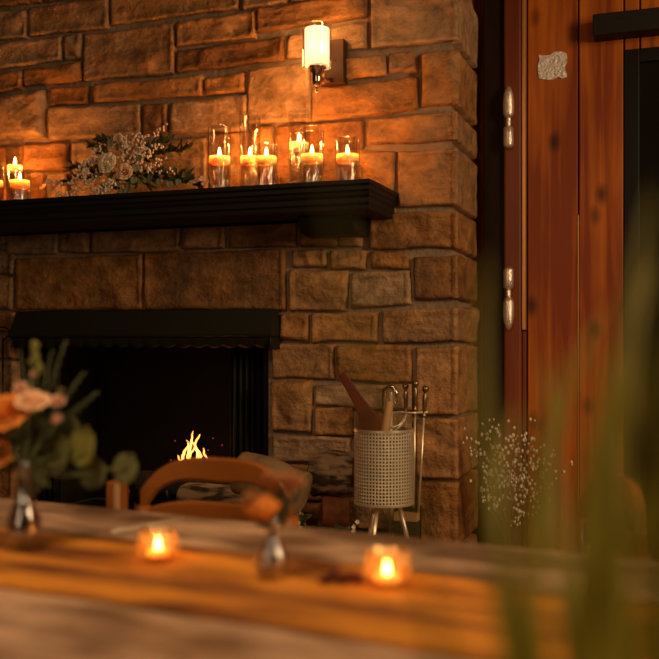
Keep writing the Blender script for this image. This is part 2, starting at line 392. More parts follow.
QUOIN = [(370,-45,-14,47,42),(421,52,48,105,104),(366,118,111,143,141),(397,151,148,206,207),(368,214,211,249,248),
 (413,257,253,299,298),(381,311,304,342,341),(415,347,346,414,416),(415,419,419,478,478),(415,482,481,545,545)]
mb = MB()
for x0, x1, a, b, c, d in ST_PX:
    if abs(c-a) < 2: continue
    stone(mb, [ST(x0, a), ST(x1, b), ST(x1, d), ST(x0, c)])
SR = XC+BD+.01
for x0, a, b, c, d in QUOIN:
    e = 457.5
    TL, TR, BR, BL = ST(x0, a), ST(e, b), ST(e, d), ST(x0, c)
    # carry the two bed joints level round the corner
    stone(mb, [TL, (SR, TR[1]), (SR, BR[1]), BL])
# courses outside the frame
zt = ST(200, -36)[1]; z = zt
def course(x0, x1, z0, z1, wrap=False):
    x = x0
    while x < x1-.02:
        w_ = R.uniform(.16, .48); e = min(x+w_, x1)
        if x1-e < .1: e = x1
        stone(mb, [(x, z1), (e-.015, z1), (e-.015, z0), (x, z0)], cell=.03)
        x = e
z = ST(0, -30)[1]+.02
zq = ST(457, -18)[1]
zz = max(z, ST(366, -46)[1])+.015
mid = XC-.3
xl = wy(-47, 200, -.02).x
while z < 3.05:
    h_ = R.uniform(.12, .2); course(XLEFT, SR, max(z, zz) if z < zz else z, z+h_); z = max(z, zz)+h_+.016 if z < zz else z+h_+.016
z = .02
while z < 3.05:
    h_ = R.uniform(.12, .2); course(XLEFT, xl, z, min(z+h_, 3.1)); z += h_+.016
z = .02
zlow = ST(340, 532)[1]
course(wy(270, 345, 0).x, SR, .26, .40)
# boulder courses below the hearth line at the right of the opening
FX0, FX1 = wy(13, 345, 0).x, wy(268.5, 345, 0).x      # fire opening
FZ1 = wy(140, 309.5, 0).z
fireplace = empty('fireplace', ((FX0+FX1)/2, 0, 0), 0, 'large rough-cut stone fireplace and chimney breast under the black mantel', 'fireplace')
sh = fireplace.location
core = MB()
core.box(XLEFT, FX0, 0, BD, 0, 3.1).box(FX1, XC-.03, 0, BD, 0, 3.1).box(FX0, FX1, 0, BD, FZ1, 3.1)
core.build('mortar_bed', M['mortar'], fireplace, False, shift=sh)
mb.build('stonework', M['stone'], fireplace, True, shift=sh, tones=True)
fb = MB()
y1 = .62
fb.box(FX0, FX1, y1, y1+.05, HZ, FZ1).box(FX0-.04, FX0, BD, y1, HZ, FZ1+.05).box(FX1, FX1+.04, BD, y1, HZ, FZ1+.05).box(FX0, FX1, BD, y1, FZ1, FZ1+.05)
fb.box(FX0-.001, FX0+.02, .03, BD, HZ, FZ1).box(FX1-.02, FX1+.001, .03, BD, HZ, FZ1).box(FX0, FX1, .03, BD, FZ1-.02, FZ1)
fb.build('firebox', M['soot'], fireplace, False, shift=sh)
hb = MB()
hb.box(XLEFT, XC+.03, -.62, -.056, 0, HZ-.05);hearth = empty('raised_hearth', (sh.x, -.6, 0), 0, 'raised stone hearth in front of and under the fireplace opening', 'hearth')
hb.build('hearth_base', M['mortar'], hearth, False, shift=hearth.location)
hs = MB(); xx = XLEFT
while xx < XC+.03:
    e = min(xx+R.uniform(.4, .6), XC+.06)
    x0_, e_ = xx, e-.01
    hs.grid(lambda u, v: Vector((x0_+(e_-x0_)*u, -.66+.604*v, HZ-.006+noise.noise(Vector((u*4+x0_*3, v*6, 3)))*.005)), 12, 20, (R.random(), 0, 0))
    hs.box(x0_, e_, -.66, -.056, HZ-.06, HZ-.012)
    xx = e
MB().box(FX0+.002, FX1-.002, -.055, y1-.001, HZ-.06, HZ-.006).build('firebox_floor', M['soot'], fireplace, False, shift=sh)
hs.build('hearth_slab', M['stone'], hearth, True, shift=hearth.location, tones=True)
# metal hood with a scalloped lip
HX0, HX1 = wy(10, 345, -.11).x, wy(272.5, 345, -.11).x
hz1 = wy(140, 310.5, -.05).z; hz0 = wy(140, 336, -.12).z; hz2 = wy(140, 348, -.10).z
hd = MB()
hd.loft([[Vector((HX0+i, 0-.03, z)), Vector((HX0+i, -yd, z)), Vector((HX1-i, -yd, z)), Vector((HX1-i, -.03, z))] for i, yd, z in
         ((.012, .075, hz1), (.010, .085, hz1-.004), (.0, .12, hz0+.006), (.0, .128, hz0), (.006, .122, hz0-.004))])
hd.build('hood', M['hood'], fireplace, False, shift=sh)
lip = MB(); nsc = 17
def lipf(u, v):
    x = HX0+.008+(HX1-HX0-.016)*u
    zb = hz2+.010*(1-abs(math.sin(math.pi*nsc*u)))
    return Vector((x, -.115+.02*(1-v), zb*(1-v)+hz0*v))
lip.grid(lipf, nsc*8, 3)
for sx in (HX0+.008, HX1-.008):
    lip.grid(lambda u, v: Vector((sx, -.115+.10*u, hz2*(1-v)+hz0*v+.004*(1-v)*math.sin(u*12))), 8, 2)
lip.build('hood_lip', M['hood'], fireplace, True, solid=.003, shift=sh)
# pleated chain curtains either side of the opening and a door frame
for s_, (xa, xb) in enumerate(((FX1-.19, FX1-.02), (FX0+.02, FX0+.19))):
    c = MB(); c.grid(lambda u, v: Vector((xa+(xb-xa)*u, .06+.014*math.sin(u*40), HZ+.01+(FZ1-HZ-.03)*v)), 90, 3)
    c.build('mesh_curtain', M['mesh'], fireplace, True, solid=.002, shift=sh)
fr = MB(); 
fr.box(FX1-.03, FX1-.004, .02, .05, HZ, FZ1).box(FX0+.004, FX0+.03, .02, .05, HZ, FZ1).box(FX0, FX1, .02, .05, FZ1-.05, FZ1-.01)
fr.build('opening_frame', M['iron'], fireplace, False, shift=sh)

# ---------------------------------------------------------------- room shell
YB = BD+.01
def struct(name, mb_, m, **k): return tag(mb_.build(name, m, None, k.get('smooth', False), bevel=k.get('bevel', 0)), kind='structure')
struct('floor', MB().box(-5, 4, -6.5, YB+.3, -.05, 0), M['floor'])
struct('ceiling', MB().box(-5, 4, -6.5, YB+.3, 3.1, 3.15), M['ceil'])
def bx(u): return wy(u, 345, YB).x
struct('wall_left', MB().box(XLEFT-1.4, XLEFT, YB, YB+.1, 0, 3.1), M['darkwood'])
# back wall: tongue and groove pine boards, one mesh
wb = MB(); edges = [bx(527), bx(578.5), bx(624)]
wb.box(XC-.05, 3.6, YB+.03, YB+.12, 0, 3.1)
def board(x0, x1, z0=0, z1=3.1): wb.box(x0+.003, x1-.003, YB, YB+.03, z0, z1)
board(edges[0], edges[1]); board(edges[1], edges[2])
ztop = wy(640, 48.5, YB).z
x = edges[2]
board(x, bx(640), ztop, 3.1); x = bx(640)
bw = .2
while x < x+bw and x < 1.5: board(x, x+bw, ztop, 3.1); x += bw
while x < 3.5: board(x, x+bw); x += bw
struct('wall_back', wb, M['pine'], bevel=.003)
cs = MB(); cs.box(bx(505), bx(522.5), YB-.03, YB+.03, 0, 3.1)
struct('trim_1', cs, M['casing'], bevel=.008)
cs = MB(); cs.box(bx(523), bx(526.5), YB-.028, YB+.02, wy(525, 330, YB).z, 3.1); 
struct('trim_2', cs, M['brasstrim'], bevel=.002)
cs = MB(); cs.box(bx(523), bx(526.5), YB-.012, YB+.02, 0, wy(525, 330, YB).z-.004)
struct('trim_3', cs, M['casing'], bevel=.002)
struct('trim_4', MB().box(bx(577.8), bx(579), YB-.003, YB+.01, 0, wy(578, 215, YB).z), M['brasstrim'])
# dark door between the chimney and the casing
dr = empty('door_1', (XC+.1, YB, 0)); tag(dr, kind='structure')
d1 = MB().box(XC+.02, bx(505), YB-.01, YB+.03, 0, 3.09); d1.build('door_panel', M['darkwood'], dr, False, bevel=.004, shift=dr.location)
# hinges standing in the corner of the casing
for (ya, yb, flip) in ((85, 152, 0), (263, 331, 1)):
    zt_, zb_ = wy(509, ya, YB-.05).z, wy(509, yb, YB-.05).z; c = wy(508.5, 200, YB-.045)
    H_ = zt_-zb_
    def prof(lst): return [(r, zb_+H_*k) for r, k in lst]
    hmb = MB()
    top = [(.003, .50), (.014, .515), (.021, .58), (.022, .75), (.018, .88), (.010, .96), (.002, 1.0)]
    low = [(.012, .06), (.020, .10), (.020, .36), (.012, .385), (.003, .39)]
    mid_ = [(.009, .37), (.010, .42), (.010, .50), (.009, .53)]
    if flip:
        f_ = lambda L: [(r, 1-k) for r, k in L][::-1]; top, low, mid_ = f_(top), f_(low), f_(mid_)
    for pr in (top, low, mid_): hmb.lathe(prof(pr), 16, (c.x, c.y, 0), True, True)
    hmb.box(c.x-.004, c.x+.004, c.y, YB+.0, zb_+H_*.1, zb_+H_*.85)
    hmb.build('hinge', M['hinge'], dr, True, shift=dr.location)
# dark glazed door and its black header
d2 = empty('door_2', (bx(640), YB, 0)); tag(d2, kind='structure')
g0 = edges[2]
f2 = MB(); f2.box(g0, g0+.055, YB+.0, YB+.028, 0, ztop).box(1.42, 1.5, YB, YB+.028, 0, ztop).box(g0+.055, 1.42, YB, YB+.028, ztop-.05, ztop).box(g0+.055, 1.42, YB, YB+.028, 0, .12)
f2.build('door_frame', mat('black_door_frame', (.006, .005, .004), .5, spec=.2), d2, False, bevel=.003, shift=d2.location)
MB().box(g0+.05, 1.45, YB+.012, YB+.02, .1, ztop-.04).build('door_glass', M['darkglass'], d2, False, shift=d2.location)
p0, p1, p2 = wy(592.5, 14, YB-.09), wy(659, 5, YB-.10), wy(594, 42.5, YB)
tag(MB().box(p0.x, 1.6, YB-.09, YB+.0, p2.z, p0.z).build('door_header', M['black'], None, False, bevel=.004, shift=(p0.x, YB, p0.z)),
    'thick black beam mounted on the pine boards above the dark doorway', 'beam').location = (p0.x, YB, p0.z)
# torn silver tape
tp = MB(); a, b = wy(538.5, 54.5, YB-.004), wy(566, 77, YB-.004)
n_ = 28; pts = []
for i in range(n_):
    k = i/n_*4; s_ = int(k); f = k-s_
    q = [(f, 0), (1, f), (1-f, 1), (0, 1-f)][s_]
    j = [(0, R.uniform(-.06, .06)), (R.uniform(-.05, .05), 0), (0, R.uniform(-.08, .08)), (R.uniform(-.05, .05), 0)][s_]
    pts.append(((q[0]+j[0])*(b.x-a.x), (q[1]+j[1])*(a.z-b.z)))
tp.loft([[Vector((x, y, z)) for x, z in pts] for y in (-.003, 0)])
o = tp.build('tape_patch', M['sticker'], None, False); o.location = (a.x, YB-.001, b.z)
tag(o, 'torn patch of crinkled silver tape stuck on the pine boards', 'tape')

# ---------------------------------------------------------------- mantel
MY = -.31
MXR = wy(398, 190, -.02).x
def px_u(p):
    q = Vector(p)-CAM; return CX+F*q.dot(RT)/q.dot(FW)
while px_u((MXR, MY, 1.7)) > 370: MY -= .005
ztopm = (wy(370, 178.5, MY).z+wy(0, 200, MY).z)/2
MXL = (FX0+FX1)-MXR
print('mantel', MY, MXR, wy(370, 178.5, MY).z, wy(0, 200, MY).z)
zm = lambda v: wy(240, v, MY).z
mantel = empty('mantel_shelf', ((MXL+MXR)/2, -.03, ztopm-.2), 0, 'long black moulded mantel shelf on the stone chimney breast', 'mantel')
dz = wy(240, 187, MY).z
sc_ = (dz-wy(240, 214, MY).z)
prof = [(0, 0), (0, .16), (.012, .20), (.012, .36), (.022, .40), (.026, .52), (.036, .60), (.038, .78), (.048, .84), (.052, 1.0)]
rings = [[Vector((MXL+i*.4, -.012, ztopm-k*sc_)), Vector((MXL+i*.4, MY+i, ztopm-k*sc_)), Vector((MXR-i*.4, MY+i, ztopm-k*sc_)), Vector((MXR-i*.4, -.012, ztopm-k*sc_))] for i, k in prof]
MB().loft(rings).build('shelf', M['black'], mantel, False, bevel=.002, shift=mantel.location)
zb1 = ztopm-sc_
fz = wy(220, 223, -.10).z
MB().box(MXL+.10, MXR-.10, -.10, -.012, fz, zb1).build('frieze', M['black'], mantel, False, bevel=.003, shift=mantel.location)
cz0 = wy(330, 234, -.16).z
cxr = wy(354, 222, -.17).x; cw = .21
for xa in (cxr-cw, (FX0+FX1)-cxr):
    c = MB()
    pr = [(-.012, zb1), (-.19, zb1), (-.19, zb1-.03), (-.165, zb1-.045), (-.15, zb1-.06), (-.13, cz0+.01), (-.12, cz0), (-.012, cz0)]
    c.loft([[Vector((x, y, z)) for y, z in pr] for x in (xa, xa+cw)])
    c.build('corbel', M['black'], mantel, False, bevel=.003, shift=mantel.location)
ZT = ztopm+.0005
def onm(u, y=-.17):                 # a point on the mantel top in the photo's column u
    p = wy(u, 300, y); return Vector((p.x, y, ZT))

# ---------------------------------------------------------------- floating candles in glass cylinders
def flame_mb(s=1.0, c=(0, 0, 0)):
    return MB().lathe([(.0012*s, 0), (.0045*s, .004*s), (.0062*s, .010*s), (.0055*s, .017*s), (.0032*s, .026*s), (.0006*s, .036*s)], 12, c, True, True)
def cylinder_candle(u, y, h, r, wl, label, power):
    p = onm(u, y)
    root = empty('glass_cylinder_candle', p, R.random()*6, label, 'candle', 'floating candles along the mantel')
    MB().lathe([(r*.97, 0), (r, .003), (r, h-.003), (r+.0012, h-.001), (r, h), (r-.002, h-.001)], 40, (0, 0, 0), True, False).build('glass_cylinder', M['glass'], root)
    MB().lathe([(r-.005, .009), (r-.0045, wl)], 32, (0, 0, 0), True, True).build('water', M['water'], root, 'auto')
    t = .026
    cd_ = MB().lathe([(r-.010, wl-.006), (r-.004, wl-.003), (r-.003, wl+t*.5), (r-.004, wl+t-.003), (r-.009, wl+t-.006), (.006, wl+t-.010)], 32, (0, 0, 0), True, True)
    cd_.build('floating_candle', M['wax'], root)
    MB().tube([(0, 0, wl+t-.01), (.001, 0, wl+t+.002)], .001, 6).build('wick', M['bristle'], root)
    f = flame_mb(.95, (0, 0, wl+t-.002)).build('flame', M['flame'], root)
    point('candle_light', (0, 0, wl+t+.022), power, (1, .31, .045), .006, root)
def mh(u, v, y): return wy(u, v, y).z-ZT
cands = [ # u, y, top px, candle top px, radius px, label
 (15, -.13, 137, 165, 8.5, 'tallest glass cylinder candle of the cluster at the left end of the mantel'),
 (20, -.24, 170, 180, 10.5, 'short glass cylinder candle in front of the tall one at the left end'),
 (-7, -.21, 163, 180, 10.5, 'glass cylinder candle cut by the left edge of the photo'),
 (219.5, -.18, 127, 156, 11.5, 'glass cylinder candle nearest the mantel flowers, standing alone'),
 (250, -.13, 113, 156, 10.5, 'tall glass cylinder candle behind the short one at the middle of the mantel'),
 (266.5, -.22, 145, 156, 11, 'short glass cylinder candle in front of a tall one, left of the lamp'),
 (299, -.12, 112, 142, 10.5, 'tall glass cylinder candle with its candle floating highest, below the wall lamp'),
 (312, -.22, 128, 154, 12, 'medium glass cylinder candle overlapping the tall one below the wall lamp'),
 (347.5, -.19, 139, 154, 12.2, 'short glass cylinder candle nearest the right end of the mantel')]
for u, y, tv, cv, rp, lab in cands:
    h = mh(u, tv, y); wl = mh(u, cv, y)-.026
    dpt = (wy(u, 200, y)-CAM).dot(FW); r = rp*dpt/F
    cylinder_candle(u, y, h, r, max(wl, .02), lab, 1.5)

# ---------------------------------------------------------------- wall lamp
pl = wy(335, 62, -.04)
lamp = empty('wall_lamp', (pl.x, -.03, pl.z), 0, 'lit wall lamp with white glass cylinder shade on bronze backplate', 'lamp')
a, b = wy(324.5, 41, -.06), wy(344, 82.5, -.06)
MB().box(a.x-lamp.location.x, b.x-lamp.location.x, -.035, .012, b.z-lamp.location.z, a.z-lamp.location.z).build('backplate', M['plate'], lamp, False, bevel=.002)
s0, s1 = wy(317, 66, -.15), wy(317, 29, -.15); sc = s0-lamp.location; shh = s1.z-s0.z
dp = (s0-CAM).dot(FW)
rs = 12.3*dp/F
sh_ = MB().lathe([(rs*.97, 0), (rs, .003), (rs, shh-.003), (rs*.97, shh)], 36, sc, False, False)
sh_.build('lamp_shade', M['shade'], lamp)
MB().lathe([(rs+.008, -.004), (rs+.008, shh+.010), (rs+.009, shh+.012), (rs+.006, shh+.012)], 36, sc).build('outer_glass', M['glass'], lamp)
fit = MB().lathe([(.012, -.075), (.016, -.072), (.019, -.05), (.019, -.03), (.027, -.022), (.027, -.012), (.034, -.008), (.034, 0)], 24, sc, True, True)
fit.tube([sc+Vector((0, 0, -.075)), sc+Vector((0, 0, -.095))], .005, 10)
fit.build('socket_cup', M['nickel'], lamp)
MB().tube([sc+Vector((0, 0, -.04)), (sc.x+.01, -.07, sc.z-.04), (.0, -.02, sc.z-.03)], .009, 12).build('arm', M['nickel'], lamp)
MB().ball((.01, -.037, -.003), .0035).build('screw', M['iron'], lamp)
point('bulb_light', sc+Vector((0, 0, shh*.42)), .13, (1, .78, .48), .02, lamp)
point('lamp_light', sc+Vector((0, 0, shh+.03)), 1.3, (1, .42, .10), .03, lamp)
point('lamp_light_low', sc+Vector((-.09, .02, .04)), 1.2, (1, .42, .10), .04, lamp)

# ---------------------------------------------------------------- flowers
def basis(d):
    d = Vector(d).normalized(); a = Vector((0, 0, 1)) if abs(d.z) < .9 else Vector((1, 0, 0)); x = d.cross(a).normalized(); return x, d.cross(x), d
def rose(mb_, c, d, r, layers=4, openness=1.0):
    x, y, z = basis(d); c = Vector(c)
    for L in range(layers):
        k = L/(max(1, layers-1)); n = 3+L*2; rr = r*(.25+.75*k); hgt = r*(1.05-.35*k)
        for i in range(n):
            a0 = 2*math.pi*(i+.5*(L % 2))/n+R.uniform(-.1, .1); wd = 2*math.pi/n*.75
            def pf(u, v):
                a = a0+(u-.5)*2*wd*(.6+.4*math.sin(math.pi*min(1, v*.9+.1)))
                q = rr*(.25+.75*math.sin(v*math.pi/2)**.8)+(openness*k*r*.25 if v > .8 else 0)
                zz_ = -.4*r+hgt*(v**.9)*1.3-((u-.5)**2)*r*.5*v-(k*openness*r*.12 if v > .85 else 0)
                return c+x*q*math.cos(a)+y*q*math.sin(a)+z*zz_
            mb_.grid(pf, 5, 5)
def blossom(mb_, c, d, r, n=5):
    x, y, z = basis(d); c = Vector(c)
    for i in range(n):
        a0 = 2*math.pi*i/n+R.random()*.3
        def pf(u, v):
            w_ = (u-.5)*r*.9*math.sin(math.pi*(.12+.8*v)); q = r*v
            return c+(x*math.cos(a0)+y*math.sin(a0))*q+(x*-math.sin(a0)+y*math.cos(a0))*w_+z*(r*.45*v*v+abs(u-.5)*r*.2)
        mb_.grid(pf, 2, 4)
def leaf(mb_, c, d, nrm, L, W_, curl=.15, rnd_=False):
    d = Vector(d).normalized(); s_ = d.cross(Vector(nrm)).normalized(); n = s_.cross(d); c = Vector(c)
    def pf(u, v):
        w_ = (math.sqrt(max(0, 1-(2*v-1)**2)) if rnd_ else math.sin(math.pi*v**.85))*W_/2
        return c+d*L*v+s_*(u-.5)*2*w_+n*(curl*L*(v*v)*-1+abs(u-.5)*W_*.25)
    mb_.grid(pf, 4, 7)
def sprig(pts, berry_r, n, mb_stem, mb_b, spread=.012):
    pts = [Vector(p) for p in pts]
    mb_stem.tube(pts, [.0016, .0012, .0008][:len(pts)] if len(pts) == 3 else .0012, 5)
    for i in range(n):
        k = (i+.5)/n*(len(pts)-1); a = int(k); f = k-a
        p = pts[a].lerp(pts[min(a+1, len(pts)-1)], f)
        q = p+Vector((R.uniform(-1, 1), R.uniform(-1, 1), R.uniform(-.6, 1)))*spread
        mb_stem.tube([p, q], .0006, 4); mb_b.ball(q, berry_r*R.uniform(.7, 1.15), 6, 5, (1, 1, 1.25))

arr_c = onm(122, -.2)
arr = empty('flower_arrangement', arr_c, 0, 'low spray of cream roses, white berries and greenery lying on the mantel', 'flowers')
def fa(u, v, y=-.22): return wy(u, v, y)-arr_c
f = MB(); rose(f, fa(109, 164, -.27), (-.15, -1, .25), .034, 5); f.build('cream_rose', M['cream'], arr, solid=.0008)
f = MB(); rose(f, fa(125, 172, -.28), (.25, -1, .1), .026, 4); f.build('blush_rose', M['blush'], arr, solid=.0008)
for q_, r_ in (((113, 148, -.22), .014), ((119, 145, -.2), .012)):
    f = MB(); rose(f, fa(*q_), (.2, -.9, .5), r_, 3); f.build('blush_rosebud', M['blush'], arr, solid=.0008)
for q_, r_ in (((86, 172, -.27), .014), ((117, 138, -.2), .012)):
    f = MB(); rose(f, fa(*q_), (-.1, -1, .3), r_, 3); f.build('small_white_rose', M['cream'], arr, solid=.0008)
sm = MB(); bm_ = MB()
sprigs = [((105, 172), (85, 185), (59, 198), 30, .26), ((108, 170), (84, 178), (62, 186), 22, .26), ((110, 168), (92, 158), (80, 168), 26, .24),
 ((112, 165), (98, 150), (92, 152), 20, .22), ((118, 160), (140, 142), (167, 127), 26, .2), ((120, 162), (140, 150), (163, 146), 26, .2),
 ((122, 158), (130, 140), (140, 134), 24, .2), ((120, 150), (125, 140), (120, 136), 18, .2), ((126, 168), (145, 170), (164, 160), 28, .22),
 ((126, 166), (142, 160), (150, 154), 24, .22), ((110, 178), (104, 190), (98, 196), 18, .28), ((116, 180), (112, 186), (90, 192), 22, .28),
 ((130, 160), (140, 155), (144, 146), 24, .2), ((104, 160), (90, 163), (76, 176), 26, .24), ((126, 172), (150, 172), (176, 172), 14, .2)]
for k, (a, b, c, n, y) in enumerate(sprigs):
    sm = MB(); bm_ = MB()
    sprig([fa(*a, -y), fa(*b, -y), fa(*c, -y-.01)], .0046, int(n*1.7), sm, bm_, .014)
    o = bm_.build('berry_sprig', M['berry'], arr); o2 = sm.build('sprig_stem', M['stem'], o)
for (a, b, n, key) in (((118, 172), (60, 186), 16, 'leaf'), ((120, 176), (200, 186), 26, 'leaf'), ((125, 178), (190, 176), 20, 'leaf'), ((130, 165), (190, 148), 26, 'leaf'),
                       ((130, 160), (170, 140), 22, 'leaf'), ((112, 160), (92, 146), 18, 'leaf'), ((120, 150), (100, 140), 14, 'leaf'), ((110, 176), (70, 168), 16, 'leaf'),
                       ((120, 180), (150, 186), 16, 'leaf'), ((108, 178), (120, 192), 10, 'leaf')):
    n = int(n*1.8); g = MB(); A = fa(*a, -.19); B = fa(*b, -.10 if b[1] < 160 else -.18)
    g.tube([A, (A+B)/2+Vector((0, 0, .01)), B], .0014, 5)
    for i in range(n):
        k = i/n*.9+.1; p = A.lerp(B, k)+Vector((0, 0, .01*math.sin(math.pi*k)))
        dr_ = (B-A).normalized()*.6+Vector((R.uniform(-.4, .4), R.uniform(-1, .4), R.uniform(-.5, 1.)))
        leaf(g, p, dr_, (R.uniform(-1, 1), -1, R.uniform(-.3, 1)), R.uniform(.028, .05), R.uniform(.010, .019))
    g.build('leafy_sprig', M[key], arr, solid=.0005)
for (u, v, r) in ((122, 193, .018), (128, 186, .017), (134, 180, .014), (119, 184, .012), (110, 143, .015), (118, 147, .014), (96, 176, .012), (160, 182, .014), (170, 184, .013), (178, 182, .012), (150, 178, .013), (136, 168, .015), (140, 158, .013), (104, 186, .012)):
    g = MB(); p = fa(u, v, -.27); leaf(g, p+Vector((0, 0, -r)), (R.uniform(-.3, .3), -.2, 1), (R.uniform(-.3, .3), -1, .2), r*2, r*2, .1, True)
    g.build('eucalyptus_leaf', M['euca'], arr, solid=.0006)
g = MB()
for (u, v) in ((101, 150), (112, 184), (140, 176), (94, 168), (134, 190), (145, 183)):
    for _ in range(7): leaf(g, fa(u+R.uniform(-4, 4), v+R.uniform(-4, 3), -.21), (R.uniform(-1, 1), R.uniform(-1, -.2), R.uniform(-.5, 1)), (0, -1, .3), .03, .012)
g.build('filler_leaves', M['olive'], arr, solid=.0005)
# small loose blossoms at both ends
for lab, lst in (('pale peach blossoms lying on the mantel left of the floral spray', ((49, 183), (44, 188), (53, 189), (58, 184))),
                 ('pale peach blossoms lying between the floral spray and a glass candle', ((197, 182), (203, 180), (206, 184), (192, 184)))):
    c0 = onm(sum(p[0] for p in lst)/4, -.22); root = empty('blossom_cluster', c0, 0, lab, 'flowers')
    for u, v in lst:
        f = MB(); q = onm(u, -.22); q.z = max(wy(u, v, -.22).z, ZT+.004); blossom(f, q-c0, (R.uniform(-.4, .4), -.8, .7), .017, 6)
        f.build('blossom', M['peach'], root, solid=.0007)
    f = MB(); f.tube([Vector((-.03, 0, .003)), Vector((.04, .01, .004))], .0015, 5).build('stem', M['gstem'], root)

# ---------------------------------------------------------------- fire and logs
def log(name, a, b, r, m, label, flat=1.0, n=20, parent=None):
    a = Vector(a); b = Vector(b)
    for q_ in (a, b): q_.z = max(q_.z, HZ+r*1.12)
    d = b-a; x, y, z = basis(d); root = Vector(((a+b)/2)); rings = []
    ns = 26; sd = R.random()*40
    for i in range(ns+1):
        k = i/ns; rg = []
        for j in range(n):
            t = 2*math.pi*j/n; q = r*(1+.16*noise.noise(Vector((math.cos(t)*1.3, math.sin(t)*1.3, k*3+sd)))+.05*noise.noise(Vector((math.cos(t)*5, math.sin(t)*5, k*14+sd))))
            if i in (0, ns): q *= .93
            rg.append(a.lerp(b, k)+x*q*math.cos(t)+y*q*math.sin(t)*flat-root)
        rings.append(rg)
    o = MB().loft(rings).build(name, m, parent, 'auto'); o.location = root
    if label: tag(o, label, 'firewood')
    return o
gy = .22
gc = wy(200, 480, gy)
grate = empty('fire_grate', (gc.x, gy, HZ), 0, 'black iron grate standing in the firebox', 'grate')
g = MB()
for i in range(7): g.tube([(-.27+i*.09, -.13, .14), (-.27+i*.09, -.11, .09), (-.27+i*.09, .13, .09), (-.27+i*.09, .15, .13)], .007, 8)
for y_ in (-.09, .11): g.tube([(-.3, y_, .085), (.3, y_, .085)], .008, 8)
g.build('bars', M['iron'], grate)
for x_ in (-.26, .26):
    for y_ in (-.09, .11): MB().tube([(x_, y_, 0), (x_, y_, .085)], .008, 8).build('leg', M['iron'], grate)
zl = HZ+.10
log('burning_log', (gc.x-.26, gy-.05, zl+.055), (gc.x+.26, gy-.03, zl+.05), .05, M['char'], 'charred log at the front of the iron grate')
log('burning_log', (gc.x-.24, gy+.07, zl+.06), (gc.x+.25, gy+.08, zl+.05), .05, M['char'], 'charred log at the back of the iron grate')
fr_ = empty('log_fire', (gc.x, gy, zl+.09), 0, 'small orange flames of the log fire in the dark firebox', 'fire')
fmat = M['fire']
tongues = [((183, 459), (181, 452), (189, 445), .010), ((190, 462), (188, 448), (194, 431), .013), ((196, 462), (200, 450), (192, 440), .010), ((203, 462), (200, 455), (196, 447), .013),
           ((209, 462), (206, 456), (203, 448), .009), ((193, 445), (197, 437), (200, 434), .006), ((182, 457), (178, 457), (178, 455), .005), ((198, 464), (199, 459), (202, 455), .012), ((187, 452), (191, 446), (186, 440), .007)]
for a, b, c, r in tongues:
    pa, pb, pc = (wy(*q, gy)-fr_.location for q in (a, b, c)); pa.z -= .03
    pts = []; rr = []
    for i in range(11):
        k = i/10; q = pa*(1-k)**2+pb*2*k*(1-k)+pc*k*k
        q += Vector((noise.noise(q*60)*.006, noise.noise(q*50+Vector((5, 5, 5)))*.01, 0)); pts.append(q); rr.append(r*(math.sin(math.pi*(.15+.84*k))**.8)*(1-.5*k)*.85+.0004)
    MB().tube(pts, rr, 8, flat=.5).build('flame_tongue', fmat, fr_)
sp = MB()
for u, v in ((175, 441), (213, 438), (222, 445), (208, 450), (171, 460), (217, 459)): sp.ball(wy(u, v, gy-.02)-fr_.location, .0014, 5, 4)
sp.build('sparks', M['ember'], fr_)
point('fire_light', wy(196, 440, gy-.08)-fr_.location, 1.0, (1, .33, .07), .05, fr_)

P_ = lambda u, v, y: wy(u, v, y)
log('firewood_log', P_(183, 500, -.12), P_(290, 503, -.12), .062, M['bark'], 'dark firewood log with flaking bark seen through the chair back')
log('firewood_log', P_(240, 471, -.34), P_(303, 494, -.34), .080, M['palebark'], 'pale thick firewood log leaning on top of the hearth pile')
log('firewood_log', P_(312, 474, -.15), P_(356, 474, -.13), .080, M['bark'], 'dark split log lying behind the perforated bucket')
log('firewood_log', P_(322, 512, -.2), P_(349, 512, -.16), .06, M['redwood'], 'short reddish split log left of the perforated bucket', .9)
log('firewood_log', P_(255, 540, -.30), P_(300, 542, -.30), .075, M['bark'], 'log at the bottom of the hearth firewood pile')
log('firewood_log', P_(190, 540, -.25), P_(250, 540, -.25), .075, M['bark'], 'bottom firewood log below the flaking one')
log('firewood_log', P_(318, 548, -.2), P_(350, 548, -.17), .05, M['bark'], 'low log under the reddish one')
# greenery beside the logs
gp = P_(318, 548, -.36); gr = empty('green_foliage', (gp.x, -.40, HZ), 0, 'green leaves with tiny white flowers on the hearth beside the logs', 'plant')
for (u, v, n) in ((298, 512, 14), (308, 530, 14), (336, 530, 14), (345, 538, 10), (322, 540, 14)):
    g = MB(); q = wy(u, v, -.38)-gr.location; g.tube([(0, 0, 0), (q.x*.6, q.y, q.z*.6), q], .0015, 5)
    for _ in range(n):
        k = R.uniform(.4, 1); leaf(g, Vector((q.x*k, q.y, q.z*k)), (R.uniform(-1, 1), R.uniform(-1, 0), R.uniform(-.2, 1)), (R.uniform(-.4, .4), -1, .4), R.uniform(.03, .05), .02)
    g.build('leafy_stem', M['leaf'], gr, solid=.0006)
g = MB()
for (u, v) in ((353, 531), (355, 527), (357, 522), (352, 535), (300, 528), (305, 531), (298, 523), (310, 533)):
    blossom(g, wy(u+R.uniform(-1, 1), v, -.40)-gr.location, (0, -1, .2), .008, 5)
g.build('tiny_flowers', M['berry'], gr, solid=.0006)

